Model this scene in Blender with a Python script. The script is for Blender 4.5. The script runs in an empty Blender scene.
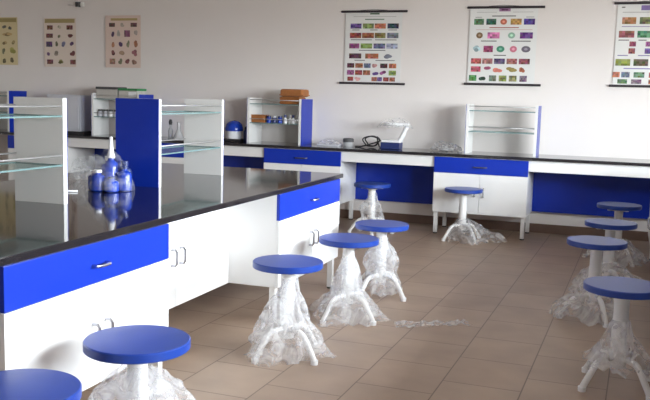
import bpy, bmesh, math, random
from mathutils import Vector, Matrix, noise
random.seed(4)
SC = bpy.context.scene
COL = SC.collection
PI = math.pi

# ------------------------------------------------------------------ materials
def new_mat(name):
    m = bpy.data.materials.new(name); m.use_nodes = True
    nt = m.node_tree; nt.nodes.clear()
    out = nt.nodes.new('ShaderNodeOutputMaterial')
    return m, nt, out

def N(nt, t, **kw):
    n = nt.nodes.new(t)
    for k, v in kw.items():
        if k in n.inputs.keys(): n.inputs[k].default_value = v
        else: setattr(n, k, v)
    return n

def principled(name, col, rough=.5, metal=0, spec=.5, noise_amt=0.0, noise_scale=20, bump=0, bump_scale=60, coat=0):
    m, nt, out = new_mat(name)
    b = N(nt, 'ShaderNodeBsdfPrincipled'); L = nt.links
    b.inputs['Base Color'].default_value = (*col, 1)
    b.inputs['Roughness'].default_value = rough
    b.inputs['Metallic'].default_value = metal
    b.inputs['Specular IOR Level'].default_value = spec
    b.inputs['Coat Weight'].default_value = coat
    b.inputs['Coat Roughness'].default_value = .1
    tc = N(nt, 'ShaderNodeTexCoord')
    if noise_amt:
        n = N(nt, 'ShaderNodeTexNoise'); n.inputs['Scale'].default_value = noise_scale; n.inputs['Detail'].default_value = 4
        L.new(tc.outputs['Object'], n.inputs['Vector'])
        mr = N(nt, 'ShaderNodeMapRange'); mr.inputs['To Min'].default_value = 1 - noise_amt; mr.inputs['To Max'].default_value = 1 + noise_amt
        L.new(n.outputs['Fac'], mr.inputs['Value'])
        mx = N(nt, 'ShaderNodeVectorMath', operation='SCALE'); mx.inputs[0].default_value = col
        L.new(mr.outputs['Result'], mx.inputs['Scale']); L.new(mx.outputs['Vector'], b.inputs['Base Color'])
    if bump:
        n2 = N(nt, 'ShaderNodeTexNoise'); n2.inputs['Scale'].default_value = bump_scale; n2.inputs['Detail'].default_value = 3
        L.new(tc.outputs['Object'], n2.inputs['Vector'])
        bp = N(nt, 'ShaderNodeBump'); bp.inputs['Strength'].default_value = bump; bp.inputs['Distance'].default_value = .01
        L.new(n2.outputs['Fac'], bp.inputs['Height']); L.new(bp.outputs['Normal'], b.inputs['Normal'])
    L.new(b.outputs[0], out.inputs[0])
    return m

M = {}
M['wall'] = principled('wall_paint', (.83, .79, .77), .75, spec=.25, noise_amt=.025, noise_scale=2.5, bump=.05, bump_scale=120)
M['ceiling'] = principled('ceiling_paint', (.78, .77, .75), .8, spec=.2, noise_amt=.02, noise_scale=3)
M['skirting'] = principled('skirting_tile', (.16, .10, .075), .35, noise_amt=.12, noise_scale=12)
M['white'] = principled('white_laminate', (.80, .795, .79), .33, spec=.5, noise_amt=.012, noise_scale=6)
M['blue'] = principled('blue_laminate', (.005, .030, .37), .28, spec=.35, noise_amt=.03, noise_scale=5)
M['blueseat'] = principled('blue_seat_laminate', (.010, .046, .30), .34, spec=.5, noise_amt=.06, noise_scale=30, bump=.02, bump_scale=200)
M['metalwhite'] = principled('white_enamel_metal', (.80, .795, .79), .3, spec=.5, noise_amt=.02)
M['chrome'] = principled('brushed_chrome', (.48, .48, .52), .25, metal=1, noise_amt=.04, noise_scale=80)
M['shaded_chrome'] = principled('chrome_dark_reflection', (.22, .22, .25), .35, metal=.9, noise_amt=.05, noise_scale=60)  # chrome of shaded bench pulls, dark reflection of the floor put into its colour
M['rail'] = principled('aluminium_rail', (.50, .49, .50), .4, metal=.6, noise_amt=.04, noise_scale=60)
M['rod'] = principled('dark_chart_rod', (.035, .028, .035), .45, noise_amt=.1)
M['black'] = principled('black_plastic', (.018, .017, .02), .4, noise_amt=.1, noise_scale=50)
M['rubber'] = principled('dark_rubber', (.03, .03, .03), .7, noise_amt=.1)
M['grey'] = principled('grey_enamel', (.60, .61, .67), .45, noise_amt=.04, noise_scale=10)
M['card'] = principled('brown_cardboard', (.34, .125, .035), .75, noise_amt=.25, noise_scale=18)
M['wood'] = principled('orange_brown_wood', (.30, .105, .025), .55, noise_amt=.4, noise_scale=14, bump=.1)
M['whiteplastic'] = principled('white_plastic', (.85, .86, .88), .3, noise_amt=.02)
M['blueplastic'] = principled('blue_plastic', (.008, .045, .38), .25, noise_amt=.1, noise_scale=40)
M['navyplastic'] = principled('navy_plastic', (.02, .035, .14), .3, noise_amt=.1, noise_scale=40)
M['darkgrey'] = principled('dark_grey_card', (.07, .07, .075), .6, noise_amt=.15)
M['green'] = principled('green_card', (.03, .22, .07), .6, noise_amt=.15)
M['boxgrey'] = principled('pale_card', (.52, .50, .47), .7, noise_amt=.1, noise_scale=30)
M['bulb'] = principled('milky_bulb', (.85, .85, .82), .2, noise_amt=.01)

def granite():
    m, nt, out = new_mat('black_granite'); L = nt.links
    b = N(nt, 'ShaderNodeBsdfPrincipled'); tc = N(nt, 'ShaderNodeTexCoord')
    n = N(nt, 'ShaderNodeTexNoise'); n.inputs['Scale'].default_value = 260; n.inputs['Detail'].default_value = 4
    n2 = N(nt, 'ShaderNodeTexVoronoi'); n2.inputs['Scale'].default_value = 150
    L.new(tc.outputs['Object'], n.inputs['Vector']); L.new(tc.outputs['Object'], n2.inputs['Vector'])
    r = N(nt, 'ShaderNodeValToRGB'); e = r.color_ramp.elements
    e[0].position = .42; e[0].color = (.009, .008, .010, 1); e[1].position = .72; e[1].color = (.038, .033, .038, 1)
    L.new(n.outputs['Fac'], r.inputs['Fac'])
    r2 = N(nt, 'ShaderNodeValToRGB'); e = r2.color_ramp.elements
    e[0].position = .0; e[0].color = (.05, .043, .048, 1); e[1].position = .10; e[1].color = (0, 0, 0, 1)
    L.new(n2.outputs['Distance'], r2.inputs['Fac'])
    a = N(nt, 'ShaderNodeVectorMath', operation='ADD'); L.new(r.outputs[0], a.inputs[0]); L.new(r2.outputs[0], a.inputs[1])
    L.new(a.outputs[0], b.inputs['Base Color'])
    b.inputs['Roughness'].default_value = .06; b.inputs['Specular IOR Level'].default_value = .5
    L.new(b.outputs[0], out.inputs[0]); return m
M['granite'] = granite()

def floor_mat():
    m, nt, out = new_mat('floor_tiles'); L = nt.links
    b = N(nt, 'ShaderNodeBsdfPrincipled'); tc = N(nt, 'ShaderNodeTexCoord')
    mp = N(nt, 'ShaderNodeMapping')
    mp.inputs['Rotation'].default_value = (0, 0, PI / 2 + .02)
    mp.inputs['Location'].default_value = FLOOR_OFF
    L.new(tc.outputs['Object'], mp.inputs['Vector'])
    br = N(nt, 'ShaderNodeTexBrick'); br.offset = .5; br.squash = 1
    br.inputs['Scale'].default_value = 1; br.inputs['Brick Width'].default_value = .43; br.inputs['Row Height'].default_value = .39
    br.inputs['Mortar Size'].default_value = .0038; br.inputs['Mortar Smooth'].default_value = .3; br.inputs['Bias'].default_value = 0
    br.inputs['Color1'].default_value = (.41, .30, .225, 1); br.inputs['Color2'].default_value = (.37, .265, .195, 1); br.inputs['Mortar'].default_value = (.17, .115, .09, 1)
    L.new(mp.outputs[0], br.inputs['Vector'])
    n = N(nt, 'ShaderNodeTexNoise'); n.inputs['Scale'].default_value = 3.2; n.inputs['Detail'].default_value = 6
    L.new(tc.outputs['Object'], n.inputs['Vector'])
    mr = N(nt, 'ShaderNodeMapRange'); mr.inputs['To Min'].default_value = .72; mr.inputs['To Max'].default_value = 1.25
    L.new(n.outputs['Fac'], mr.inputs['Value'])
    s = N(nt, 'ShaderNodeVectorMath', operation='SCALE'); L.new(br.outputs['Color'], s.inputs[0]); L.new(mr.outputs[0], s.inputs['Scale'])
    L.new(s.outputs[0], b.inputs['Base Color'])
    b.inputs['Roughness'].default_value = .42; b.inputs['Specular IOR Level'].default_value = .45
    bp = N(nt, 'ShaderNodeBump'); bp.inputs['Strength'].default_value = .25; bp.inputs['Distance'].default_value = .004; bp.invert = True
    L.new(br.outputs['Fac'], bp.inputs['Height']); L.new(bp.outputs[0], b.inputs['Normal'])
    L.new(b.outputs[0], out.inputs[0]); return m
FLOOR_OFF = (0.0, 0.0, 0)

def film(name, lo, hi, col=(.93, .94, .97), scale=22):
    """clear crumpled polythene: mostly see-through, milky and shiny in the creases"""
    m, nt, out = new_mat(name); L = nt.links
    tc = N(nt, 'ShaderNodeTexCoord')
    n = N(nt, 'ShaderNodeTexNoise'); n.inputs['Scale'].default_value = scale; n.inputs['Detail'].default_value = 5; n.inputs['Distortion'].default_value = 1.6
    L.new(tc.outputs['Object'], n.inputs['Vector'])
    mr = N(nt, 'ShaderNodeMapRange'); mr.inputs['From Min'].default_value = .38; mr.inputs['From Max'].default_value = .66
    mr.inputs['To Min'].default_value = lo; mr.inputs['To Max'].default_value = hi
    L.new(n.outputs['Fac'], mr.inputs['Value'])
    b = N(nt, 'ShaderNodeBsdfPrincipled'); b.inputs['Base Color'].default_value = (*col, 1); b.inputs['Roughness'].default_value = .18
    b.inputs['Specular IOR Level'].default_value = .8
    tl = N(nt, 'ShaderNodeBsdfTranslucent'); tl.inputs['Color'].default_value = (*col, 1)
    ms = N(nt, 'ShaderNodeMixShader'); ms.inputs[0].default_value = .35
    L.new(b.outputs[0], ms.inputs[1]); L.new(tl.outputs[0], ms.inputs[2])
    bp = N(nt, 'ShaderNodeBump'); bp.inputs['Strength'].default_value = .6; bp.inputs['Distance'].default_value = .02
    L.new(n.outputs['Fac'], bp.inputs['Height']); L.new(bp.outputs[0], b.inputs['Normal'])
    tr = N(nt, 'ShaderNodeBsdfTransparent'); mx = N(nt, 'ShaderNodeMixShader')
    L.new(mr.outputs[0], mx.inputs[0]); L.new(tr.outputs[0], mx.inputs[1]); L.new(ms.outputs[0], mx.inputs[2])
    L.new(mx.outputs[0], out.inputs[0]); return m
M['film'] = film('clear_polythene', .14, .52, scale=10)
M['filmthin'] = film('thin_polythene', .05, .32, scale=16)
M['filmbag'] = film('clear_bag_polythene', .01, .24, scale=12)

def glass(name, tint, opac, rough=.03, edge=False):
    m, nt, out = new_mat(name); L = nt.links
    tr = N(nt, 'ShaderNodeBsdfTransparent'); tr.inputs['Color'].default_value = (*tint, 1)
    g = N(nt, 'ShaderNodeBsdfPrincipled'); g.inputs['Base Color'].default_value = (*[c * .6 for c in tint], 1); g.inputs['Roughness'].default_value = rough
    tc = N(nt, 'ShaderNodeTexCoord'); n = N(nt, 'ShaderNodeTexNoise'); n.inputs['Scale'].default_value = 8
    L.new(tc.outputs['Object'], n.inputs['Vector'])
    mr = N(nt, 'ShaderNodeMapRange'); mr.inputs['To Min'].default_value = opac * .9; mr.inputs['To Max'].default_value = opac * 1.1
    L.new(n.outputs['Fac'], mr.inputs['Value'])
    mx = N(nt, 'ShaderNodeMixShader'); L.new(mr.outputs[0], mx.inputs[0]); L.new(tr.outputs[0], mx.inputs[1]); L.new(g.outputs[0], mx.inputs[2])
    L.new(mx.outputs[0], out.inputs[0]); return m
M['glass'] = glass('shelf_glass', (.90, .96, .95), .14)
M['glassedge'] = glass('shelf_glass_edge', (.35, .55, .56), .75, .2)
M['pane'] = glass('window_pane', (.97, .98, .98), .06)
M['flask'] = glass('milky_flask', (.95, .96, .98), .62, .15)

def print_mat():
    m, nt, out = new_mat('printed_paper'); L = nt.links
    b = N(nt, 'ShaderNodeBsdfPrincipled'); a = N(nt, 'ShaderNodeVertexColor'); a.layer_name = 'Col'
    L.new(a.outputs['Color'], b.inputs['Base Color']); b.inputs['Roughness'].default_value = .45; b.inputs['Specular IOR Level'].default_value = .3
    L.new(b.outputs[0], out.inputs[0]); return m
M['print'] = print_mat()

# ------------------------------------------------------------------ mesh helpers
class MB:
    def __init__(s): s.bm = bmesh.new()
    def _new(s, verts0, mi):
        fs = set()
        for v in verts0: fs.update(v.link_faces)
        for f in fs: f.material_index = mi
    def box(s, x0, x1, y0, y1, z0, z1, bev=0.0, mi=0, mat=None):
        r = bmesh.ops.create_cube(s.bm, size=1)
        vs = r['verts']
        for v in vs:
            v.co = Vector(((x0 + x1) / 2 + v.co.x * (x1 - x0), (y0 + y1) / 2 + v.co.y * (y1 - y0), (z0 + z1) / 2 + v.co.z * (z1 - z0)))
        if mat is not None:
            for v in vs: v.co = mat @ v.co
        s._new(vs, mi)
        if bev:
            es = set()
            for v in vs: es.update(v.link_edges)
            bmesh.ops.bevel(s.bm, geom=list(es), offset=bev, segments=2, affect='EDGES', profile=.6, material=-1)
        return s
    def lathe(s, prof, cx=0, cy=0, seg=32, mi=0, sx=1, sy=1):
        rings = []
        for (r, z) in prof:
            if r < 1e-5: rings.append([s.bm.verts.new((cx, cy, z))])
            else: rings.append([s.bm.verts.new((cx + r * sx * math.cos(2 * PI * i / seg), cy + r * sy * math.sin(2 * PI * i / seg), z)) for i in range(seg)])
        for a, b in zip(rings, rings[1:]):
            for i in range(seg):
                j = (i + 1) % seg
                if len(a) == 1 and len(b) == 1: continue
                if len(a) == 1: f = s.bm.faces.new((a[0], b[j], b[i]))
                elif len(b) == 1: f = s.bm.faces.new((a[i], a[j], b[0]))
                else: f = s.bm.faces.new((a[i], a[j], b[j], b[i]))
                f.material_index = mi; f.smooth = True
        return s
    def tube(s, pts, r, seg=12, mi=0, caps=True):
        pts = [Vector(p) for p in pts]
        rr = r if isinstance(r, (list, tuple)) else [r] * len(pts)
        rings = []; up = Vector((0, 0, 1))
        t0 = (pts[1] - pts[0]).normalized()
        nrm = t0.cross(up) if t0.cross(up).length > .05 else t0.cross(Vector((1, 0, 0)))
        nrm.normalize()
        for i, p in enumerate(pts):
            t = (pts[min(i + 1, len(pts) - 1)] - pts[max(i - 1, 0)]).normalized()
            nrm = (nrm - t * nrm.dot(t)).normalized(); b = t.cross(nrm)
            rings.append([s.bm.verts.new(p + (nrm * math.cos(2 * PI * k / seg) + b * math.sin(2 * PI * k / seg)) * rr[i]) for k in range(seg)])
        for a, b in zip(rings, rings[1:]):
            for k in range(seg):
                f = s.bm.faces.new((a[k], a[(k + 1) % seg], b[(k + 1) % seg], b[k])); f.smooth = True; f.material_index = mi
        if caps:
            for q in (rings[0][::-1], rings[-1]):
                f = s.bm.faces.new(q); f.material_index = mi
        return s
    def build(s, name, mat, parent=None, loc=(0, 0, 0), rz=0):
        bmesh.ops.recalc_face_normals(s.bm, faces=s.bm.faces)
        me = bpy.data.meshes.new(name); s.bm.to_mesh(me); s.bm.free()
        sm = [p.use_smooth for p in me.polygons]
        if any(sm): me.set_sharp_from_angle(angle=math.radians(32)); me.polygons.foreach_set('use_smooth', sm)
        for m in (mat if isinstance(mat, (list, tuple)) else [mat]): me.materials.append(m)
        o = bpy.data.objects.new(name, me); COL.objects.link(o)
        o.location = loc; o.rotation_euler = (0, 0, rz)
        if parent: o.parent = parent
        return o

def spline(pts, n=8):
    """Catmull-Rom through pts"""
    P = [Vector(p) for p in pts]; P = [P[0] * 2 - P[1]] + P + [P[-1] * 2 - P[-2]]
    out = []
    for i in range(1, len(P) - 2):
        for k in range(n):
            t = k / n; a, b, c, d = P[i - 1], P[i], P[i + 1], P[i + 2]
            out.append(.5 * ((2 * b) + (c - a) * t + (2 * a - 5 * b + 4 * c - d) * t * t + (3 * b - a - 3 * c + d) * t ** 3))
    out.append(P[-2]); return out

def tag(o, label=None, cat=None, group=None, kind=None):
    if label: o['label'] = label
    if cat: o['category'] = cat
    if group: o['group'] = group
    if kind: o['kind'] = kind
    return o
def thing(name, label, cat, loc=(0, 0, 0), rz=0, group=None):
    o = bpy.data.objects.new(name, None); COL.objects.link(o); o.empty_display_size = .1
    o.location = loc; o.rotation_euler = (0, 0, rz)
    return tag(o, label, cat, group)
def struct(o): o['kind'] = 'structure'; return o
def copy_tree(o, parent=None):
    c = o.copy(); COL.objects.link(c)
    if parent: c.parent = parent
    for ch in o.children: copy_tree(ch, c)
    return c

# ------------------------------------------------------------------ dimensions (metres)
XI, XC, YE, Y0, Y1, Y2 = -1.915, -2.269, 5.813, 2.2535, 3.3437, 4.6584
YB, YW = 8.638, 9.2576
ZB, ZD, ZS, ZT = .235, .651, .82, .85
XR, XL, YF, ZC = 2.30, -9.0, -2.6, 3.05

# ------------------------------------------------------------------ the room
b = MB(); b.box(XL, XR, YF, YW, -.1, 0)
FLOOR_OFF = (-.025, .865, 0)
b.build('floor', floor_mat())['kind'] = 'structure'
struct(MB().box(XL - .15, XR + .2, YW, YW + .15, 0, ZC).build('wall_back', M['wall']))
struct(MB().box(XL - .15, XL, YF, YW, 0, ZC).build('wall_left', M['wall']))
struct(MB().box(XL - .15, XR + .2, YF - .15, YF, 0, ZC).build('wall_front', M['wall']))
struct(MB().box(XL - .15, XR + .2, YF - .15, YW + .15, ZC, ZC + .12).build('ceiling', M['ceiling']))
WIN = [(1.3, 3.2), (3.8, 5.5), (5.9, 7.2)]
WZ0, WZ1 = 1.02, 2.45
w = MB()
w.box(XR, XR + .2, YF, YW, 0, WZ0); w.box(XR, XR + .2, YF, YW, WZ1, ZC)
edges = [YF] + [v for a in WIN for v in a] + [YW]
for i in range(0, len(edges), 2): w.box(XR, XR + .2, edges[i], edges[i + 1], WZ0, WZ1)
struct(w.build('wall_right', M['wall']))
for i, (a, c) in enumerate(WIN):
    f = MB(); x0, x1 = XR + .07, XR + .12
    for (ya, yb, za, zb) in ((a, a + .05, WZ0, WZ1), (c - .05, c, WZ0, WZ1), (a + .05, c - .05, WZ0, WZ0 + .05), (a + .05, c - .05, WZ1 - .05, WZ1), ((a + c) / 2 - .025, (a + c) / 2 + .025, WZ0 + .05, WZ1 - .05)):
        f.box(x0, x1, ya, yb, za, zb, .004)
    wf = struct(f.build('window_%d' % (i + 1), M['metalwhite']))
    p = MB().box(XR + .092, XR + .097, a + .04, c - .04, WZ0 + .04, WZ1 - .04).build('pane', M['pane'], wf)
    # daylight enters here: a portal for the sky
    ld = bpy.data.lights.new('window_portal', 'AREA'); ld.shape = 'RECTANGLE'; ld.size = WZ1 - WZ0; ld.size_y = c - a
    ld.cycles.is_portal = True
    lo = bpy.data.objects.new('window_portal', ld); COL.objects.link(lo)
    lo.location = (XR + .21, (a + c) / 2, (WZ0 + WZ1) / 2); lo.rotation_euler = (0, PI / 2, 0)
sk = MB(); sk.box(XL, XR, YW - .012, YW, 0, .10, .003)
struct(sk.build('baseboard_back', M['skirting']))
sk = MB(); sk.box(XL, XL + .012, YF, YW - .012, 0, .10, .003)
struct(sk.build('baseboard_left', M['skirting']))

# ------------------------------------------------------------------ cabinets
def pull(x, z, vertical=True, L=.10, out=.032, r=.0068):
    """bow handle in front of local y=0"""
    h = L / 2; b = MB()
    if vertical: pts = [(x, .0, z - h), (x, -out * .7, z - h), (x, -out, z - h + .012), (x, -out, z + h - .012), (x, -out * .7, z + h), (x, 0, z + h)]
    else: pts = [(x - h, 0, z), (x - h, -out * .7, z), (x - h + .012, -out, z), (x + h - .012, -out, z), (x + h, -out * .7, z), (x + h, 0, z)]
    b.tube(pts, r, 8); return b

def cabinet(label, loc, rz, w, d, drawer=True, group=None, shaded_pull=False, legs=((.025, .035), (.975, .035), (.025, -.05), (.975, -.05)), legpos=None, hz=.465):
    t = thing('lab_cabinet', label, 'cabinet', (loc[0], loc[1], 0), rz, group)
    MB().box(0, w, .021, d, ZB, ZS - .001, .002).build('body', M['white'], t)
    ztop = ZD - .003 if drawer else ZS - .006
    for k in (0, 1):
        xa, xb = (0.0, w / 2 - .0015) if k == 0 else (w / 2 + .0015, w)
        dr = MB().box(xa, xb, 0, .020, ZB, ztop, .002).build('door', M['white'], t)
        pull(w / 2 + (-.045 if k == 0 else .045), hz, L=.088).build('handle', M['chrome'], dr)
    if drawer:
        df = MB().box(0, w, -.001, .020, ZD, ZS - .008, .002).build('drawer', M['blue'], t)
        pull(w / 2, ZD + .072, False, L=.085 if not shaded_pull else .13).build('handle', M['shaded_chrome'] if shaded_pull else M['chrome'], df)
    for (lx, ly) in (legpos or ((.03, .045), (w - .03, .045), (.03, d - .05), (w - .03, d - .05))):
        lg = MB().box(lx - .02, lx + .02, ly - .02, ly + .02, .012, ZB, .003).build('leg', M['metalwhite'], t)
        MB().lathe([(0, 0), (.022, 0), (.022, .012), (0, .012)], lx, ly, 16).build('foot', M['rubber'], lg)
    return t

# island: two drawer cabinets and a recessed two-door cabinet between them
cabinet('white island cabinet with blue drawer and two doors behind the front stool', (XI - .018, Y0), PI / 2, Y1 - Y0, 1.50, hz=.445)
cabinet('recessed white two-door cabinet without drawer in middle of island', (XC, Y1 + .001), PI / 2, Y2 - Y1 - .002, .85, drawer=False, legpos=((.3, .5), (1.0, .5)), hz=.515)
cabinet('white island cabinet with blue drawer at far corner of island', (XI - .018, Y2), PI / 2, YE - .02 - Y2, 1.50)
tag(MB().box(-3.50, XI, Y0 - .05, YE, ZS, ZT, .004).build('island_worktop', M['granite']), 'polished black granite worktop on the large island bench', 'worktop')

# wall bench
BEN = [(-7.30, -6.42, 'white bench cabinet with blue drawer in far left corner below grey box'),
       (-5.70, -4.80, 'white bench cabinet hidden behind the island shelves'),
       (-3.79, -2.885, 'white bench cabinet with blue drawer under the shelf rack with brown box on top'),
       (-1.853, -.892, 'white bench cabinet with blue drawer and single stool in front')]
for (a, c, l) in BEN:
    cabinet(l, (a, YB), 0, c - a, .58, group=None, shaded_pull=True)
KN = [(-6.42, -5.70, 'cream apron and blue back panel of bench bay behind island shelves'),
      (-4.80, -3.79, 'cream apron and blue back panel of bench bay left of brown-box cabinet'),
      (-2.885, -1.853, 'cream apron and blue back panel of bench bay with one stool tucked in'),
      (-.892, 2.25, 'cream apron and dark blue back panel of right-hand bench bay')]
for (a, c, l) in KN:
    t = thing('kneehole_panel', l, 'bench panel', (a, YB, 0), 0, None)
    MB().box(.001, c - a - .001, .02, .04, .705, ZS - .001, .002).build('apron', M['white'], t)
    MB().box(.001, c - a - .001, .575, .593, ZB, ZS - .02, .002).build('back_panel', M['blue'], t)
tag(MB().box(XL + .005, XR - .005, YB - .018, YW - .004, ZS, ZT, .004).build('bench_worktop', M['granite']), 'long black granite worktop running along the back wall', 'worktop')
# second island at right: far end in view, unseen rest added to shade floor
cabinet('white cabinet at far end of second island, right edge of photo', (.258, 8.16), -PI / 2, 1.96, 1.45)
cabinet('unseen white cabinet added in middle of second island to shade nearest stools', (.258, 6.198), -PI / 2, 1.96, 1.45)
cabinet('unseen white cabinet added at near end of second island for shade', (.258, 4.236), -PI / 2, 1.96, 1.45)
tag(MB().box(.238, 1.77, 2.22, 8.18, ZS, ZT, .004).build('island_worktop', M['granite']), 'black granite worktop of second island at right edge of photo', 'worktop')

# ------------------------------------------------------------------ shelf racks
def shelf_rack(label, loc, rz, w, d=.29, h=.515, zz=(.225, .442), left='white', right='blue', leftblue=False):
    """end panels white inside, blue outside; two glass shelves, guard rails. local x along shelves, front at y=0"""
    t = thing('shelf_rack', label, 'shelf rack', (loc[0], loc[1], ZT), rz, 'glass shelf racks with blue outer sides')
    for k, x0 in enumerate((0, w - .032)):
        xi = (x0 + .003, x0 + .032) if k == 0 else (x0, x0 + .029)
        xo = (x0, x0 + .003) if k == 0 else (x0 + .029, x0 + .032)
        e = MB().box(xi[0], xi[1], 0, d, 0, h, .0012).build('end_panel', M['white'], t)
        MB().box(xo[0], xo[1], .0, d, 0, h - .0005).build('blue_face', M['blue'], e)
    for z in zz:
        g = MB().box(.033, w - .033, .006, d - .006, z, z + .008)
        g.bm.faces.ensure_lookup_table()
        for f in g.bm.faces:
            f.normal_update()
            if abs(f.normal.z) < .5: f.material_index = 1
        gs = g.build('glass_shelf', [M['glass'], M['glassedge']], t)
        for yy in (.010, d - .010):
            MB().tube([(.0325, yy, z + .052), (w - .0325, yy, z + .052)], .0045, 8).build('guard_rail', M['rail'], t)
    return t
# island racks: shelves run along Y, front to +X
shelf_rack('glass shelf rack at near left of island, tall white end panel', (-2.55, 2.45), PI / 2, .988, zz=(.187, .424))
shelf_rack('island shelf rack with dark blue end panel beside the bagged bottles', (-2.550, 4.29), PI / 2 + .032, .902, d=.285, zz=(.187, .424))
# bench racks
shelf_rack('empty glass shelf rack on back bench, between two hanging charts', (-1.572, 8.79), 0, .735)
shelf_rack('shelf rack on back bench holding brown box, blue jars and basket', (-4.105, 8.85), 0, .672, d=.355)
shelf_rack('back bench shelf rack topped with boxes, half behind blue panel', (-6.21, 8.85), 0, .68, d=.33)
shelf_rack('dark blue-sided shelf rack in far left corner of back bench', (-8.145, 8.85), 0, .70, d=.34)

# ------------------------------------------------------------------ stools
RH = Vector((.943, .333, 0)); TC = Vector((.333, -.943, 0))
def crumple(rings, seed, nu=44, amp=.02, freq=9, fold=.10, nf=7, sq=1.0, ragged=.02, minz=.004, off=(0, 0)):
    """draped film around the origin. rings = [(radius, z)] top to bottom"""
    rnd = random.Random(seed); ph = [rnd.uniform(0, 6.28) for _ in range(6)]
    pts = []
    for i in range(len(rings) - 1):
        for k in range(5):
            t = k / 5; pts.append((rings[i][0] * (1 - t) + rings[i + 1][0] * t, rings[i][1] * (1 - t) + rings[i + 1][1] * t))
    pts.append(rings[-1])
    b = MB(); V = []
    n = len(pts)
    for i, (r, z) in enumerate(pts):
        row = []; u = i / (n - 1)
        for k in range(nu):
            a = 2 * PI * k / nu
            f = 1 + fold * (.3 + u) * (math.sin(nf * a + ph[0] + 2 * u) + .6 * math.sin((nf - 3) * a + ph[1] - 3 * u) + .5 * math.sin(3 * a + ph[2]))
            p = Vector((r * f * math.cos(a) + off[0] * u, r * f * math.sin(a) * sq + off[1] * u, z))
            q = noise.noise_vector(p * freq * .8 + Vector((seed * 3.1, 0, 0))) * amp * (.35 + u) * 1.3 + noise.noise_vector(p * freq * 2.1 + Vector((0, seed, 0))) * amp * .35
            p += q
            if i == n - 1: p.z += rnd.uniform(-ragged, ragged)
            p.z = max(minz, p.z)
            row.append(b.bm.verts.new(p))
        V.append(row)
    for i in range(n - 1):
        for k in range(nu):
            j = (k + 1) % nu
            b.bm.faces.new((V[i][k], V[i][j], V[i + 1][j])); b.bm.faces.new((V[i][k], V[i + 1][j], V[i + 1][k]))
    return b

SEAT_R, SEAT_Z = .19, .522
def make_stool():
    t = thing('lab_stool', 'x', 'stool', (0, 0, 0), 0, 'round blue lab stools')
    MB().lathe([(0, SEAT_Z - .035), (SEAT_R - .004, SEAT_Z - .035), (SEAT_R, SEAT_Z - .031), (SEAT_R, SEAT_Z - .004), (SEAT_R - .004, SEAT_Z), (0, SEAT_Z)], seg=64).build('seat', M['blueseat'], t)
    br = MB()
    br.lathe([(0, .462), (.055, .462), (.062, .4865), (0, .4865)], seg=24)
    for a in (0, PI / 2):
        c, s = math.cos(a), math.sin(a); rot = Matrix.Rotation(a, 4, 'Z')
        br.box(-.115, .115, -.014, .014,   .468, .4865, .002, mat=rot)
    br.build('seat_bracket', M['metalwhite'], t)
    MB().lathe([(0, .10), (.040, .10), (.040, .34), (.037, .345), (.037, .47), (0, .47)], seg=28).build('pole', M['metalwhite'], t)
    for k in range(4):
        a = PI / 2 * k; d = Vector((math.cos(a), math.sin(a), 0))
        pts = spline([d * .035 + Vector((0, 0, .150)), d * .085 + Vector((0, 0, .150)), d * .135 + Vector((0, 0, .132)), d * .178 + Vector((0, 0, .078)), d * .222 + Vector((0, 0, .017))], 5)
        lg = MB().tube(pts, .0165, 12).build('leg', M['metalwhite'], t)
        MB().lathe([(0, 0), (.019, 0), (.020, .024), (.0, .026)], d.x * .222, d.y * .222, 16).build('foot', M['whiteplastic'], lg)
    return t
# (x, y, leg angle as seen by camera, wrap recipe, label)
FULL = [(.045, .43), (.06, .36), (.095, .28), (.135, .20), (.17, .12), (.20, .05), (.21, .010)]
MID = [(.047, .41), (.07, .33), (.085, .25), (.105, .17), (.16, .10), (.215, .04), (.225, .010)]
TENT = [(.045, .42), (.06, .37), (.10, .31), (.115, .24), (.10, .17), (.125, .10), (.14, .05)]
LOW = [(.05, .215), (.10, .185), (.17, .14), (.22, .08), (.25, .02)]
TALL = [(.05, .43), (.10, .385), (.155, .34), (.19, .26), (.21, .16), (.23, .07), (.235, .01)]
SK = [(.046, .34), (.058, .29), (.095, .22), (.14, .15), (.165, .12)]
WIDE = [(.047, .25), (.09, .20), (.15, .13), (.20, .07), (.225, .015)]
STOOLS = [
    (-1.664, 4.141, 45, FULL, dict(fold=.13, amp=.030), 'blue stool fully wrapped in crumpled plastic beside island middle cabinet'),
    (-1.602, 5.014, 47, MID, dict(fold=.14, amp=.032), 'blue plastic-wrapped stool in front of the island corner cabinet'),
    (-1.581, 5.708, 45, TENT, dict(fold=.10, amp=.028), 'blue plastic-wrapped stool just past the far corner of the island'),
    (-2.43, 8.34, 0, TENT, dict(fold=.16, amp=.035), 'blue stool with tent of plastic tucked in back bench bay'),
    (-1.489, 8.395, 28, LOW, dict(fold=.14, amp=.03, off=(.13, -.02)), 'blue stool in front of bench cabinet, plastic heaped round its feet'),
    (-.005, 7.88, 20, LOW, dict(fold=.15, amp=.03), 'farthest blue stool in the right-hand row, near the back bench'),
    (-.055, 6.66, 10, LOW, dict(fold=.15, amp=.03), 'second blue stool from the bench in the right-hand row'),
    (-.125, 5.71, 5, WIDE, dict(fold=.13, amp=.03, off=(-.05, 0)), 'blue stool of right-hand row with plastic spreading widely over floor'),
    (.042, 4.36, 25, SK, dict(fold=.09, amp=.014), 'nearest stool of right-hand row, plastic skirt above bare legs'),
    (-1.607, 2.56, 45, TALL, dict(fold=.12, amp=.03), 'large foreground blue stool in front of island drawer cabinet'),
    (-1.655, 1.97, 30, LOW, dict(fold=.12, amp=.03), 'blue stool cut off at the bottom left corner'),
]
proto = make_stool()
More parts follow.
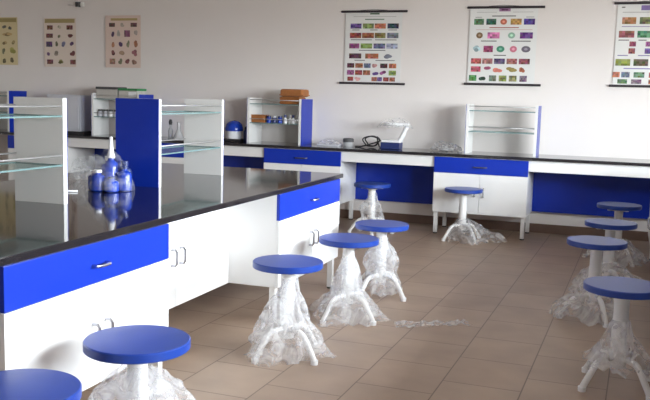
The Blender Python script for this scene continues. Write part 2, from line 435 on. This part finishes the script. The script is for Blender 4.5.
for i, (x, y, ang, prof, kw, lab) in enumerate(STOOLS):
    t = proto if i == 0 else copy_tree(proto)
    A = math.radians(ang); d = RH * math.sin(A) + TC * math.cos(A)
    STOOLS[i] = (t,) + STOOLS[i]
    t.location = (x, y, 0); t.rotation_euler = (0, 0, math.atan2(d.y, d.x)); t['label'] = lab
for i, (t, x, y, ang, prof, kw, lab) in enumerate(STOOLS):
    kw = dict(kw); off = kw.pop('off', None)
    if off:   # given in world axes: turn into the stool's own
        v = Matrix.Rotation(-t.rotation_euler.z, 3, 'Z') @ Vector((off[0], off[1], 0)); kw['off'] = (v.x, v.y)
    crumple(prof, 11 + i, **kw).build('plastic_wrap', M['film'], t)
    if i in (0, 1, 2, 9):
        crumple([(r * .78 + .004, z * .93) for r, z in prof], 51 + i, amp=.03, fold=.2, nf=5).build('plastic_wrap', M['filmthin'], t)

# torn film trailing over the floor
def floor_film(path, wid, seed, name, label):
    b = MB(); P = spline(path, 10); rnd = random.Random(seed); rows = []
    for i, p in enumerate(P):
        t = (P[min(i + 1, len(P) - 1)] - P[max(0, i - 1)]).normalized(); nrm = Vector((-t.y, t.x, 0)); row = []
        for k in range(9):
            u = k / 8 - .5; q = p + nrm * u * wid * (1 + .4 * noise.noise(p * 6 + Vector((seed, 0, 0))))
            q.z = max(.003, .014 + .022 * noise.noise(q * 22 + Vector((0, 0, seed))) + .012 * noise.noise(q * 50)); row.append(b.bm.verts.new(q))
        rows.append(row)
    for a, c in zip(rows, rows[1:]):
        for k in range(8): b.bm.faces.new((a[k], a[k + 1], c[k + 1], c[k]))
    tag(b.build(name, M['film']), label, 'plastic film')
floor_film([(-1.27, 4.95, 0), (-1.17, 5.0, 0), (-1.0, 5.1, 0), (-.85, 5.2, 0)], .12, 3, 'plastic_strip', 'long torn strip of clear plastic lying on the open floor tiles')

# ------------------------------------------------------------------ wall charts
def chart(label, x0, x1, z0, z1, paper, cells, rods=True, rx0=None, rx1=None, lines=(), curl=0.0):
    """cells: (cx, cz, w, h, colour, shape) in sheet fractions (0..1, z from top)"""
    t = thing('wall_chart', label, 'chart', (x0, YW - .012, z0), 0, 'printed charts on the back wall')
    W, H = x1 - x0, z1 - z0; bm = bmesh.new(); lay = bm.loops.layers.float_color.new('Col')
    def quad(ax, bx, az, bz, y, col, oval=False):
        if oval:
            vs = [bm.verts.new(((ax + bx) / 2 + (bx - ax) / 2 * math.cos(k * PI / 8), y, (az + bz) / 2 + (bz - az) / 2 * math.sin(k * PI / 8))) for k in range(16)]
        else: vs = [bm.verts.new(c) for c in ((ax, y, az), (bx, y, az), (bx, y, bz), (ax, y, bz))]
        f = bm.faces.new(vs)
        for l in f.loops: l[lay] = (*col, 1)
    # the sheet has a front, a back and thickness
    r = bmesh.ops.create_cube(bm, size=1)
    for v in r['verts']: v.co = Vector((W / 2 + v.co.x * W, .0015 + v.co.y * .002, H / 2 + v.co.z * H))
    for f in bm.faces:
        for l in f.loops: l[lay] = (*paper, 1)
    rnd = random.Random(int(abs(x0) * 1000))
    for (cx, cz, w_, h_, col, sh) in cells:
        ax, bx, az, bz = W * (cx - w_ / 2), W * (cx + w_ / 2), H * (1 - cz - h_ / 2), H * (1 - cz + h_ / 2)
        g_ = sum(col) / 3; col = tuple(.8 * v + .2 * g_ + .015 for v in col)
        if sh == 'p':   # a printed photograph: patches of colour round the base tone
            nx, nz = 5, 3
            for i in range(nx):
                for j in range(nz):
                    e = 1 if (i in (0, nx - 1) or j == 0) else 0
                    k = rnd.uniform(.45, 1.5); c = [min(.9, max(.005, v * k + rnd.uniform(-.03, .05))) for v in col]
                    quad(ax + (bx - ax) * i / nx, ax + (bx - ax) * (i + 1) / nx, az + (bz - az) * j / nz, az + (bz - az) * (j + 1) / nz, -.0002, c)
        elif sh == 's':  # a cut-out figure on the bare paper
            for q in range(4):
                ux, uz = rnd.uniform(-.05, .45), rnd.uniform(-.05, .45); k = rnd.uniform(.5, 1.4)
                quad(ax + (bx - ax) * ux, ax + (bx - ax) * (ux + .6), az + (bz - az) * uz, az + (bz - az) * (uz + .6), -.0002 - .0001 * q, [min(.9, v * k) for v in col], True)
        elif sh == 'o': quad(ax, bx, az, bz, -.0002, col, True); quad(ax + (bx - ax) * .3, bx - (bx - ax) * .3, az + (bz - az) * .3, bz - (bz - az) * .3, -.0004, [min(.9, v * 1.6 + .1) for v in col], True)
        else: quad(ax, bx, az, bz, -.0002, col)
    me = bpy.data.meshes.new('sheet'); bm.to_mesh(me); bm.free(); me.materials.append(M['print'])
    o = bpy.data.objects.new('sheet', me); COL.objects.link(o); o.parent = t
    if rods:
        a, c = (rx0 - x0, rx1 - x0)
        for z in (H, 0): MB().tube([(a, -.006, z), (c, -.006, z)], .0125, 12).build('rod', M['rod'], t)
        MB().tube([(W / 2 - .16, -.004, H + .012), (W / 2, .002, H + .022), (W / 2 + .16, -.004, H + .012)], .0025, 6).build('hanging_cord', M['rod'], t)
    return t

def rowp(px0, px1, py0, py1, y, items, h, kind='p'):
    """items (centre px, width px, colour) in the chart's own measuring frame"""
    return [((c - px0) / (px1 - px0), (y - py0) / (py1 - py0), w_ / (px1 - px0), h / (py1 - py0), col, (it[3] if len(it) > 3 else kind)) for it in items for (c, w_, col) in [it[:3]]]
PUR, GRN, ORG, TEA, RED, BRN, OLV, GRY, MAG, SLB, LBL, MAR, PNK, DGR, YEL = (.12, .05, .30), (.22, .34, .06), (.55, .13, .04), (.02, .05, .08), (.33, .03, .03), (.36, .10, .04), (.20, .16, .03), (.16, .18, .24), (.32, .05, .24), (.12, .14, .28), (.40, .44, .62), (.09, .015, .03), (.75, .35, .35), (.02, .09, .05), (.65, .5, .08)
TXT = (.10, .10, .10); PAPER = (.80, .81, .80)
def cap(px0, px1, py0, py1, y, segs, col=TXT, h=3):
    return [((a + c) / 2 - px0) / (px1 - px0) for a, c in ()] or [(((a + c) / 2 - px0) / (px1 - px0), (y - py0) / (py1 - py0), (c - a) / (px1 - px0), h / (py1 - py0), col, 'f') for a, c in segs]
F1 = (62, 328, 58, 372); c1 = []
c1 += cap(*F1, 68, [(178, 222)], (.04, .12, .05), 6) + cap(*F1, 80, [(100, 300)], (.45, .45, .45), 2) + cap(*F1, 92, [(155, 245)], (.08, .2, .1), 4)
c1 += rowp(*F1, 121, [(113, 52, PUR), (171, 52, GRN), (227, 52, ORG), (287, 52, TEA)], 22)
c1 += cap(*F1, 138, [(95, 130), (180, 215), (265, 305)], TXT, 3)
c1 += rowp(*F1, 162, [(112, 54, RED), (171, 56, BRN), (228, 50, OLV), (287, 52, GRY)], 23)
c1 += cap(*F1, 181, [(90, 190), (205, 305)], TXT, 3)
c1 += rowp(*F1, 208, [(107, 48, MAG), (165, 54, GRN), (226, 54, SLB), (285, 52, LBL)], 22)
c1 += cap(*F1, 227, [(130, 255)], TXT, 3)
c1 += rowp(*F1, 252, [(113, 58, MAR), (192, 62, ORG), (270, 44, GRY, 's')], 22)
c1 += cap(*F1, 271, [(110, 160), (210, 300)], TXT, 3)
c1 += rowp(*F1, 294, [(93, 34, MAR), (133, 36, BRN), (172, 32, SLB), (208, 26, PNK, 's'), (250, 34, MAR), (291, 34, ORG)], 20)
c1 += rowp(*F1, 325, [(93, 34, MAG), (132, 34, RED), (170, 34, BRN), (212, 30, PUR, 's'), (247, 30, MAG, 's'), (291, 34, GRN)], 21)
c1 += rowp(*F1, 353, [(93, 28, RED), (128, 28, PNK, 's'), (207, 26, BRN), (232, 22, PUR), (262, 26, RED), (291, 26, BRN)], 18)
chart('hanging chart with dark rods left of the others, over the kneehole bay', -3.075, -2.412, 1.562, 2.362, PAPER, c1, True, -3.125, -2.355)
F2 = (50, 350, 35, 375); c2 = []
c2 += cap(*F2, 46, [(180, 230)], (.45, .18, .42), 14) + cap(*F2, 46, [(190, 220)], (.25, .03, .18), 6) + cap(*F2, 56, [(80, 170), (240, 330)], (.45, .45, .45), 2)
c2 += cap(*F2, 73, [(150, 255)], TXT, 4) + cap(*F2, 78, [(75, 105), (300, 335)], TXT, 2)
c2 += rowp(*F2, 98, [(92, 44, (.08, .22, .10)), (147, 44, (.02, .12, .06)), (202, 30, (.6, .12, .05), 'o'), (257, 48, (.5, .25, .03)), (315, 48, (.05, .03, .28))], 26)
c2 += cap(*F2, 124, [(140, 270)], (.45, .08, .08), 4) + cap(*F2, 133, [(80, 330)], (.6, .35, .35), 2)
c2 += rowp(*F2, 158, [(97, 30, (.22, .12, .04), 'o'), (160, 54, (.72, .14, .42)), (240, 32, (.25, .5, .35), 'o'), (305, 56, (.14, .02, .26))], 27)
c2 += cap(*F2, 183, [(105, 175), (240, 325)], TXT, 4)
c2 += rowp(*F2, 218, [(88, 34, (.4, .6, .65), 's'), (139, 42, (.3, .02, .12)), (194, 36, (.03, .28, .16), 'o'), (251, 32, (.7, .15, .25), 'o'), (306, 40, (.15, .13, .18), 'o')], 28)
c2 += cap(*F2, 246, [(165, 220)], TXT, 4)
c2 += rowp(*F2, 272, [(87, 46, (.6, .07, .05)), (138, 46, (.55, .2, .2)), (192, 48, (.10, .05, .16)), (247, 46, (.4, .12, .08)), (302, 48, (.25, .05, .07))], 24)
c2 += rowp(*F2, 308, [(87, 44, (.55, .05, .12)), (137, 40, (.4, .05, .15), 's'), (187, 44, (.65, .15, .1), 's'), (247, 46, (.3, .22, .03), 's'), (293, 26, ORG, 's')], 24)
c2 += rowp(*F2, 348, [(75, 34, (.06, .25, .06)), (121, 34, DGR, 's'), (165, 32, (.12, .18, .12)), (210, 34, (.2, .26, .04)), (255, 34, (.25, .25, .06)), (301, 32, (.2, .13, .2))], 26)
chart('hanging chart with dark rods directly above the empty glass rack', -1.660, -.945, 1.580, 2.395, PAPER, c2, True, -1.69, -.875)
F3 = (127, 445, 15, 382); c3 = []
c3 += cap(*F3, 36, [(228, 330)], (.2, .12, .42), 22) + cap(*F3, 33, [(145, 160)], TXT, 5) + cap(*F3, 55, [(150, 420)], (.4, .4, .4), 3)
c3 += rowp(*F3, 92, [(180, 60, (.45, .18, .05)), (255, 60, (.18, .2, .06)), (325, 50, RED), (395, 50, GRN)], 30) + cap(*F3, 118, [(150, 420)], (.35, .3, .5), 4)
c3 += rowp(*F3, 152, [(173, 66, (.3, .06, .05)), (252, 66, (.06, .28, .12)), (330, 60, ORG), (400, 50, PUR)], 30)
c3 += cap(*F3, 178, [(140, 185), (225, 260)], TXT, 4)
c3 += rowp(*F3, 195, [(202, 28, (.25, .02, .06)), (270, 26, MAG), (350, 30, RED)], 22) + rowp(*F3, 226, [(200, 28, (.22, .03, .03)), (268, 26, PUR), (350, 30, BRN)], 24)
c3 += cap(*F3, 246, [(140, 185), (228, 330)], (.2, .15, .4), 4)
c3 += rowp(*F3, 277, [(165, 64, (.25, .3, .03)), (242, 62, (.10, .09, .05)), (325, 60, GRN), (395, 50, ORG)], 30) + cap(*F3, 304, [(170, 300)], (.25, .2, .5), 5)
c3 += rowp(*F3, 332, [(140, 30, ORG), (180, 36, (.12, .18, .25)), (238, 46, (.10, .22, .10)), (300, 40, RED), (360, 40, PUR), (410, 30, GRN)], 24)
c3 += rowp(*F3, 362, [(168, 42, (.07, .2, .06)), (228, 44, (.2, .14, .2)), (300, 40, BRN), (370, 40, DGR)], 20)
chart('hanging chart with dark rods cut off by the right edge of photo', -.155, .56, 1.592, 2.425, PAPER, c3, True, -.19, .60)
def plain_cells(F, spec):
    out = []
    for y, items, h in spec: out += rowp(*F, y, items, h, 's')
    return out
D1, D2, D3 = (.20, .05, .05), (.10, .04, .14), (.20, .20, .10)
FA = (280, 468, 50, 348)
cA = cap(*FA, 68, [(285, 462)], (.42, .32, .10), 24) + rowp(*FA, 108, [(315, 34, D1), (372, 24, (.5, .45, .3), 's'), (432, 36, D1)], 26) + rowp(*FA, 158, [(312, 40, D1), (370, 22, D3, 's'), (436, 38, D1, 's')], 26) + rowp(*FA, 210, [(310, 36, D2), (353, 22, D3, 's'), (396, 30, (.2, .2, .35), 's'), (445, 24, D2, 's')], 32) + rowp(*FA, 265, [(305, 20, D2, 's'), (345, 36, (.3, .25, .2), 's'), (447, 30, D1, 's')], 34) + rowp(*FA, 318, [(314, 36, D1), (378, 34, (.25, .22, .05), 's'), (450, 32, D1)], 28)
chart('cream unframed chart second from left with gold heading band', -7.20, -6.712, 1.69, 2.312, (.78, .68, .60), cA, False)
FB = (95, 320, 38, 356)
cB = cap(*FB, 62, [(130, 300)], (.50, .36, .10), 14) + rowp(*FB, 95, [(138, 38, (.12, .04, .03)), (208, 30, (.55, .45, .35), 's'), (277, 40, (.12, .04, .03))], 24) + rowp(*FB, 148, [(138, 28, D2, 's'), (182, 26, (.5, .45, .4), 's'), (235, 36, (.22, .05, .14)), (290, 24, (.5, .4, .35), 's')], 40) + rowp(*FB, 210, [(147, 26, (.4, .15, .06), 's'), (190, 30, D2, 's'), (242, 22, D3, 's'), (288, 30, (.45, .16, .06), 's')], 44) + rowp(*FB, 265, [(142, 32, D1, 's'), (205, 46, (.4, .25, .15), 's'), (282, 36, (.35, .1, .12), 's')], 38) + rowp(*FB, 318, [(140, 36, (.3, .14, .08)), (190, 28, D3, 's'), (235, 30, D1, 's'), (282, 34, (.3, .15, .1), 's')], 34)
chart('pinkish unframed chart third from left with curved gold heading', -6.268, -5.757, 1.692, 2.338, (.76, .61, .54), cB, False)
FC = (-130, 105, 50, 345)
cC = cap(*FC, 68, [(-120, 100)], (.40, .30, .08), 24) + rowp(*FC, 112, [(-80, 36, D3), (-30, 30, D3), (22, 28, (.15, .15, .12), 's'), (60, 26, (.15, .15, .12), 's')], 28) + rowp(*FC, 155, [(-70, 40, (.4, .25, .08), 's'), (40, 60, (.45, .3, .1), 's')], 26) + rowp(*FC, 205, [(-60, 40, (.3, .2, .1), 's'), (20, 34, (.4, .28, .1), 's'), (75, 28, (.4, .3, .1), 's')], 30) + rowp(*FC, 258, [(-60, 30, D3, 's'), (15, 24, D3, 's'), (70, 44, (.35, .32, .04), 's')], 40) + rowp(*FC, 318, [(-70, 30, D1, 's'), (20, 26, (.15, .12, .05), 's'), (65, 28, (.15, .12, .05), 's')], 34)
chart('yellow unframed chart cut off by the left edge of photo', -8.21, -7.625, 1.705, 2.325, (.70, .60, .36), cC, False)

# small wall lamp bracket high on the back wall
t = thing('wall_bulb_holder', 'small bulb holder on conduit high on wall above left charts', 'light fitting', (-6.66, YW, 2.475))
MB().tube([(-.16, -.010, 0), (-.02, -.010, 0)], .010, 10).build('conduit', M['wall'], t)
MB().lathe([(0, -.03), (.032, -.03), (.036, .03), (0, .03)], .005, -.038, 20).build('socket', M['black'], t)
MB().lathe([(0, -.035), (.022, -.028), (.032, -.005), (.026, .018), (.014, .03), (0, .03)], .075, -.045, 20).build('bulb', M['bulb'], t)
MB().box(-.02, .085, -.012, -.0005, -.012, .012, .002).build('bracket', M['grey'], t)

# ------------------------------------------------------------------ things on the island
def bottle(label, loc, r, h, body, capm, cat='bottle', group=None, nozzle=False):
    t = thing('reagent_bottle' if not nozzle else 'wash_bottle', label, cat, loc, 0, group)
    MB().lathe([(0, 0), (r * .9, 0), (r, .006), (r, h * .62), (r * .85, h * .72), (r * .42, h * .80), (r * .42, h * .86), (0, h * .86)], seg=24).build('body', body, t)
    if nozzle: MB().lathe([(0, h * .86), (r * .55, h * .86), (r * .5, h * .93), (r * .34, h * 1.05), (r * .2, h * 1.42), (0, h * 1.43)], seg=20).build('nozzle', capm, t)
    else: MB().lathe([(0, h * .862), (r * .52, h * .862), (r * .52, h), (0, h)], seg=20).build('cap', capm, t)
    return t
bx, by = -2.715, 4.035
bottle('white-nozzled wash bottle poking out of the blue island bag', (bx + .012, by, ZT + .002), .042, .21, M['blueplastic'], M['whiteplastic'], nozzle=True)
for k, (dx, dy, hh, lab) in enumerate([(-.078, -.02, .09, 'blue plastic bottle at left inside the clear island bag'), (.09, .012, .12, 'blue plastic bottle at right inside the clear island bag'), (-.02, -.08, .10, 'blue plastic bottle at front inside the clear island bag'), (.045, .085, .135, 'blue plastic bottle at back inside the clear island bag'), (-.05, .07, .155, 'tallest blue plastic bottle inside the clear island bag'), (.062, -.072, .07, 'shortest blue plastic bottle inside the clear island bag')]):
    bottle(lab, (bx + dx, by + dy, ZT + .002), .041, hh * 1.18, M['blueplastic'] if k != 3 else M['navyplastic'], M['whiteplastic'] if k % 2 == 0 else M['navyplastic'], group='blue bottles bagged on the island')
tag(crumple([(.022, .232), (.04, .205), (.07, .165), (.095, .12), (.122, .07), (.138, .03), (.135, .003)], 71, amp=.016, fold=.05, nf=8, minz=.002).build('plastic_bag', M['filmbag'], None, (bx, by, ZT + .001)), 'clear plastic bag bulging with blue bottles on island worktop', 'plastic bag')
tag(crumple([(.02, .165), (.065, .155), (.10, .12), (.115, .08), (.125, .03), (.11, .003)], 73, amp=.03, fold=.08, nf=6, minz=.002).build('plastic_bag', M['filmthin'], None, (-3.07, 4.36, ZT + .001)), 'pale crumpled clear plastic bag behind the blue bagged bottles', 'plastic bag')
MBq = MB().tube([(-2.86, 3.93, ZT + .006), (-2.72, 3.86, ZT + .006)], .005, 8)
# glass rod beside the bags
tag(MB().tube([(-2.93, 3.80, ZT + .006), (-2.80, 3.86, ZT + .006)], .005, 8).build('glass_rod', M['whiteplastic']), 'thin white rod lying on island worktop beside the bags', 'rod')
MBq.bm.free()
# ------------------------------------------------------------------ things on the wall bench
t = thing('conical_flask', 'milky conical flask on back bench, seen between blue and white panels', 'flask', (-4.94, 8.76, ZT))
MB().lathe([(0, 0), (.066, 0), (.070, .010), (.030, .10), (.020, .125), (.019, .20), (.025, .206), (.021, .208), (.016, .20), (0, .19)], seg=28).build('body', M['flask'], t)
t = thing('dropper_bottle', 'slim bottle with dark cap beside the milky flask on bench', 'bottle', (-5.07, 8.80, ZT))
MB().lathe([(0, 0), (.030, 0), (.030, .10), (.014, .14), (.012, .17), (0, .17)], seg=20).build('body', M['flask'], t)
MB().lathe([(0, .1705), (.018, .1705), (.022, .20), (.014, .232), (0, .235)], seg=16).build('cap', M['black'], t)
t = thing('lab_centrifuge', 'squat white appliance with domed blue lid on black base', 'appliance', (-4.335, 9.0, ZT), 0)
MB().box(-.12, .12, -.10, .10, .0, .03, .006).build('base', M['black'], t)
MB().lathe([(0, .03), (.085, .03), (.09, .05), (.088, .12), (0, .12)], seg=32).build('body', M['whiteplastic'], t)
MB().lathe([(0, .1205), (.105, .1205), (.108, .15), (.092, .20), (.055, .232), (0, .245)], seg=32).build('lid', M['blueplastic'], t)
t = thing('stoppered_jar', 'dark jar beside the blue-lidded appliance', 'jar', (-4.175, 9.02, ZT), 0)
MB().lathe([(0, 0), (.042, 0), (.045, .01), (.045, .12), (.03, .14), (0, .14)], seg=24).build('body', M['navyplastic'], t)
MB().lathe([(0, .1405), (.033, .1405), (.033, .175), (0, .18)], seg=20).build('lid', M['black'], t)
# rack L content
zl = ZT + .234; zu = ZT + .451
t = thing('cardboard_box', 'brown cardboard box on glass shelf beside the blue jars', 'box', (-4.07, 8.90, zl))
MB().box(0, .165, 0, .14, 0, .075, .003).build('body', M['card'], t)
MB().box(-.002, .167, -.002, .142, .0755, .088, .002).build('lid', M['wood'], t)
for k in range(3):
    j = thing('blue_jar', ['blue jar standing against the brown cardboard box on shelf', 'middle one of the three blue jars on shelf', 'blue jar next to the small white bottles on shelf'][k], 'jar', (-3.862 + k * .068, 8.93, zl), 0, 'blue jars on the rack shelf')
    MB().lathe([(0, 0), (.029, 0), (.030, .004), (.030, .05), (.024, .06), (0, .06)], seg=20).build('body', M['blueplastic'] if k != 1 else M['navyplastic'], j)
    MB().lathe([(0, .0605), (.026, .0605), (.026, .08), (0, .08)], seg=20).build('lid', M['navyplastic'] if k != 1 else M['grey'], j)
for k in range(4):
    j = thing('white_vial', ['small white bottle on shelf right beside the blue jars', 'second small white bottle from the blue jars', 'third small white bottle from the blue jars', 'small white bottle on shelf against the rack end panel'][k], 'bottle', (-3.655 + k * .048, 8.92 + .03 * (k % 2), zl), 0, 'small white bottles on the rack shelf')
    MB().lathe([(0, 0), (.021, 0), (.021, .05), (.011, .06), (.011, .066), (0, .066)], seg=18).build('body', M['whiteplastic'], j)
    MB().lathe([(0, .0665), (.014, .0665), (.014, .098), (0, .098)], seg=14).build('cap', M['whiteplastic' if k % 2 else 'navyplastic'], j)
# basket on top
t = thing('wooden_basket', 'orange-brown basket on top shelf of the rack with blue jars', 'basket', (-3.715, 8.885, zu + .001))
b = MB().box(0, .24, .0, .19, 0, .085, .012)
for z in (.012, .038, .064): b.box(-.004, .244, -.004, .194, z, z + .012, .004)
b.build('body', M['wood'], t)
lb = MB().box(.005, .285, -.015, .20, .086, .172, .028); lb.box(.001, .289, -.019, .204, .098, .112, .005)
lb.build('lid', M['card'], t)
# plastic-packed trays right of rack L
t = thing('wrapped_tray', 'clear plastic-wrapped tray on bench right of the blue-sided rack', 'tray', (-3.27, 8.93, ZT))
MB().box(0, .26, 0, .16, .0, .018, .004).build('tray', M['grey'], t)
crumple([(.02, .075), (.07, .07), (.11, .045), (.125, .012)], 80, amp=.02, fold=.08, sq=.62, minz=.02).build('plastic_wrap', M['film'], t, (.13, .08, 0))
t = thing('glass_dish', 'small dark-lidded glass dish on bench left of kneehole bay', 'dish', (-2.925, 9.02, ZT))
MB().lathe([(0, 0), (.055, 0), (.058, .005), (.058, .05), (0, .05)], seg=28).build('body', M['flask'], t)
MB().lathe([(0, .0505), (.062, .0505), (.062, .085), (.05, .092), (0, .092)], seg=28).build('lid', M['darkgrey'], t)
# looped cable
pts = [(-2.655 + .085 * math.cos(a) * (1 + .15 * math.sin(3 * a)), 9.03 + .05 * math.sin(a * .5), ZT + .016 + .055 * (1 + math.sin(a))) for a in [i * .3 for i in range(46)]]
pts = [(-2.83, 8.97, ZT + .009), (-2.76, 8.99, ZT + .010)] + pts + [(-2.56, 9.02, ZT + .01), (-2.53, 9.03, ZT + .02)]
tag(MB().tube(spline(pts, 3), .0075, 8).build('power_cable', M['black']), 'coiled black cable beside the blue instrument on bench', 'cable')
# blue based instrument with white arm
t = thing('magnifier_stand', 'instrument with blue base and slanted white arm on bench', 'instrument', (-2.40, 8.93, ZT))
MB().box(-.105, .105, -.07, .09, .002, .072, .006).build('base', M['navyplastic'], t)
MB().box(-.10, .11, -.065, .09, .0725, .098, .01).build('top_cover', M['whiteplastic'], t)
a = MB(); a.tube(spline([(.085, .02, .09), (.115, .02, .14), (.14, .02, .20), (.165, .02, .255)], 5), [.026] * 8 + [.022] * 8, 12); a.build('arm', M['whiteplastic'], t)
MB().lathe([(0, -.018), (.10, -.016), (.115, 0), (.10, .018), (0, .022)], .04, .02, 28, sx=1.35, sy=.8).build('head', M['whiteplastic'], t, (0, 0, .268))
crumple([(.03, .335), (.10, .325), (.16, .295), (.19, .262), (.20, .24)], 84, amp=.03, fold=.08, sq=.6, minz=.23).build('plastic_wrap', M['filmthin'], t, (.03, .02, 0))
# lump of film
tag(crumple([(.01, .10), (.06, .095), (.10, .07), (.13, .04), (.14, .006)], 86, amp=.035, fold=.12, nf=6, sq=.8, minz=.003).build('plastic_bag', M['film'], None, (-1.80, 9.02, ZT + .001)), 'crumpled clear plastic bag on bench left of the empty rack', 'plastic bag')

# rack LL content and top
t = thing('storage_box', 'box with dark lid on top of the half-hidden corner rack', 'box', (-6.17, 8.90, zu + .0))
MB().box(0, .30, 0, .20, 0, .115, .004).build('body', M['boxgrey'], t)
MB().box(-.006, .306, -.006, .206, .1155, .145, .004).build('lid', M['darkgrey'], t)
t = thing('storage_box', 'box with green lid on top of the half-hidden corner rack', 'box', (-5.85, 8.90, zu))
MB().box(0, .26, 0, .20, 0, .105, .004).build('body', M['boxgrey'], t)
MB().box(.14, .25, -.003, -.0005, .03, .09).build('paper_label', M['whiteplastic'], t)
MB().box(-.006, .266, -.006, .206, .1055, .132, .004).build('lid', M['green'], t)
for k in range(5):
    j = thing('specimen_jar', ['first', 'second', 'third', 'fourth', 'fifth'][k] + ' grey jar from the left on middle shelf of corner rack', 'jar', (-6.13 + k * .075, 8.93, zl), 0, 'grey jars on the corner rack')
    MB().lathe([(0, 0), (.031, 0), (.031, .055), (.026, .062), (0, .062)], seg=18).build('body', M['grey'] if k != 2 else M['whiteplastic'], j)
    MB().lathe([(0, .0625), (.029, .0625), (.029, .085), (0, .085)], seg=18).build('lid', M['darkgrey'], j)
# grey instrument box
t = thing('grey_oven', 'tall pale grey metal box on bench behind white end panel', 'oven', (-6.93, 8.93, ZT))
MB().box(0, .50, .0, .26, .03, .485, .006).build('body', M['grey'], t)
MB().box(-.01, .55, -.01, .27, 0, .0295, .004).build('base', M['black'], t)
MB().box(.02, .48, -.012, -.0005, .06, .46, .004).build('door', M['grey'], t)

# ------------------------------------------------------------------ daylight
wd = bpy.data.worlds.new('sky'); SC.world = wd; wd.use_nodes = True
nt = wd.node_tree; nt.nodes.clear()
out = nt.nodes.new('ShaderNodeOutputWorld'); bg = nt.nodes.new('ShaderNodeBackground')
tc = nt.nodes.new('ShaderNodeTexCoord'); sp = nt.nodes.new('ShaderNodeSeparateXYZ'); rp = nt.nodes.new('ShaderNodeValToRGB')
nt.links.new(tc.outputs['Generated'], sp.inputs[0])
mr = nt.nodes.new('ShaderNodeMapRange'); mr.inputs['From Min'].default_value = -.3; mr.inputs['From Max'].default_value = 1
nt.links.new(sp.outputs['Z'], mr.inputs['Value']); nt.links.new(mr.outputs[0], rp.inputs['Fac'])
e = rp.color_ramp.elements
e[0].position = .18; e[0].color = (.30, .29, .27, 1); e[1].position = .27; e[1].color = (.93, .97, 1.0, 1)
q = e.new(1.0); q.color = (.80, .91, 1.0, 1)
nt.links.new(rp.outputs[0], bg.inputs['Color']); bg.inputs['Strength'].default_value = 48.0
nt.links.new(bg.outputs[0], out.inputs[0])

# ------------------------------------------------------------------ camera
cd = bpy.data.cameras.new('camera'); cam = bpy.data.objects.new('camera', cd); COL.objects.link(cam)
fw = Vector((-0.33041664, 0.9357781, -0.12306172)); rt = Vector((0.94149742, 0.33595578, 0.02676424)); up = Vector((-0.06638868, 0.10701894, 0.99203805))
R = Matrix((rt, up, -fw)).transposed().to_4x4(); R.translation = Vector((0, 0, 1.41051804))
cam.matrix_world = R
cd.sensor_fit = 'HORIZONTAL'; cd.sensor_width = 36; cd.lens = 46.5983; cd.clip_start = .02
SC.camera = cam
SC.view_settings.view_transform = 'Standard'; SC.view_settings.look = 'None'; SC.view_settings.exposure = 0.08; SC.view_settings.gamma = 1
SC.view_settings.use_curve_mapping = False
SC.cycles.use_denoising = True
SC.cycles.max_bounces = 12; SC.cycles.diffuse_bounces = 6; SC.cycles.transparent_max_bounces = 24
SC.cycles.caustics_reflective = False; SC.cycles.caustics_refractive = False
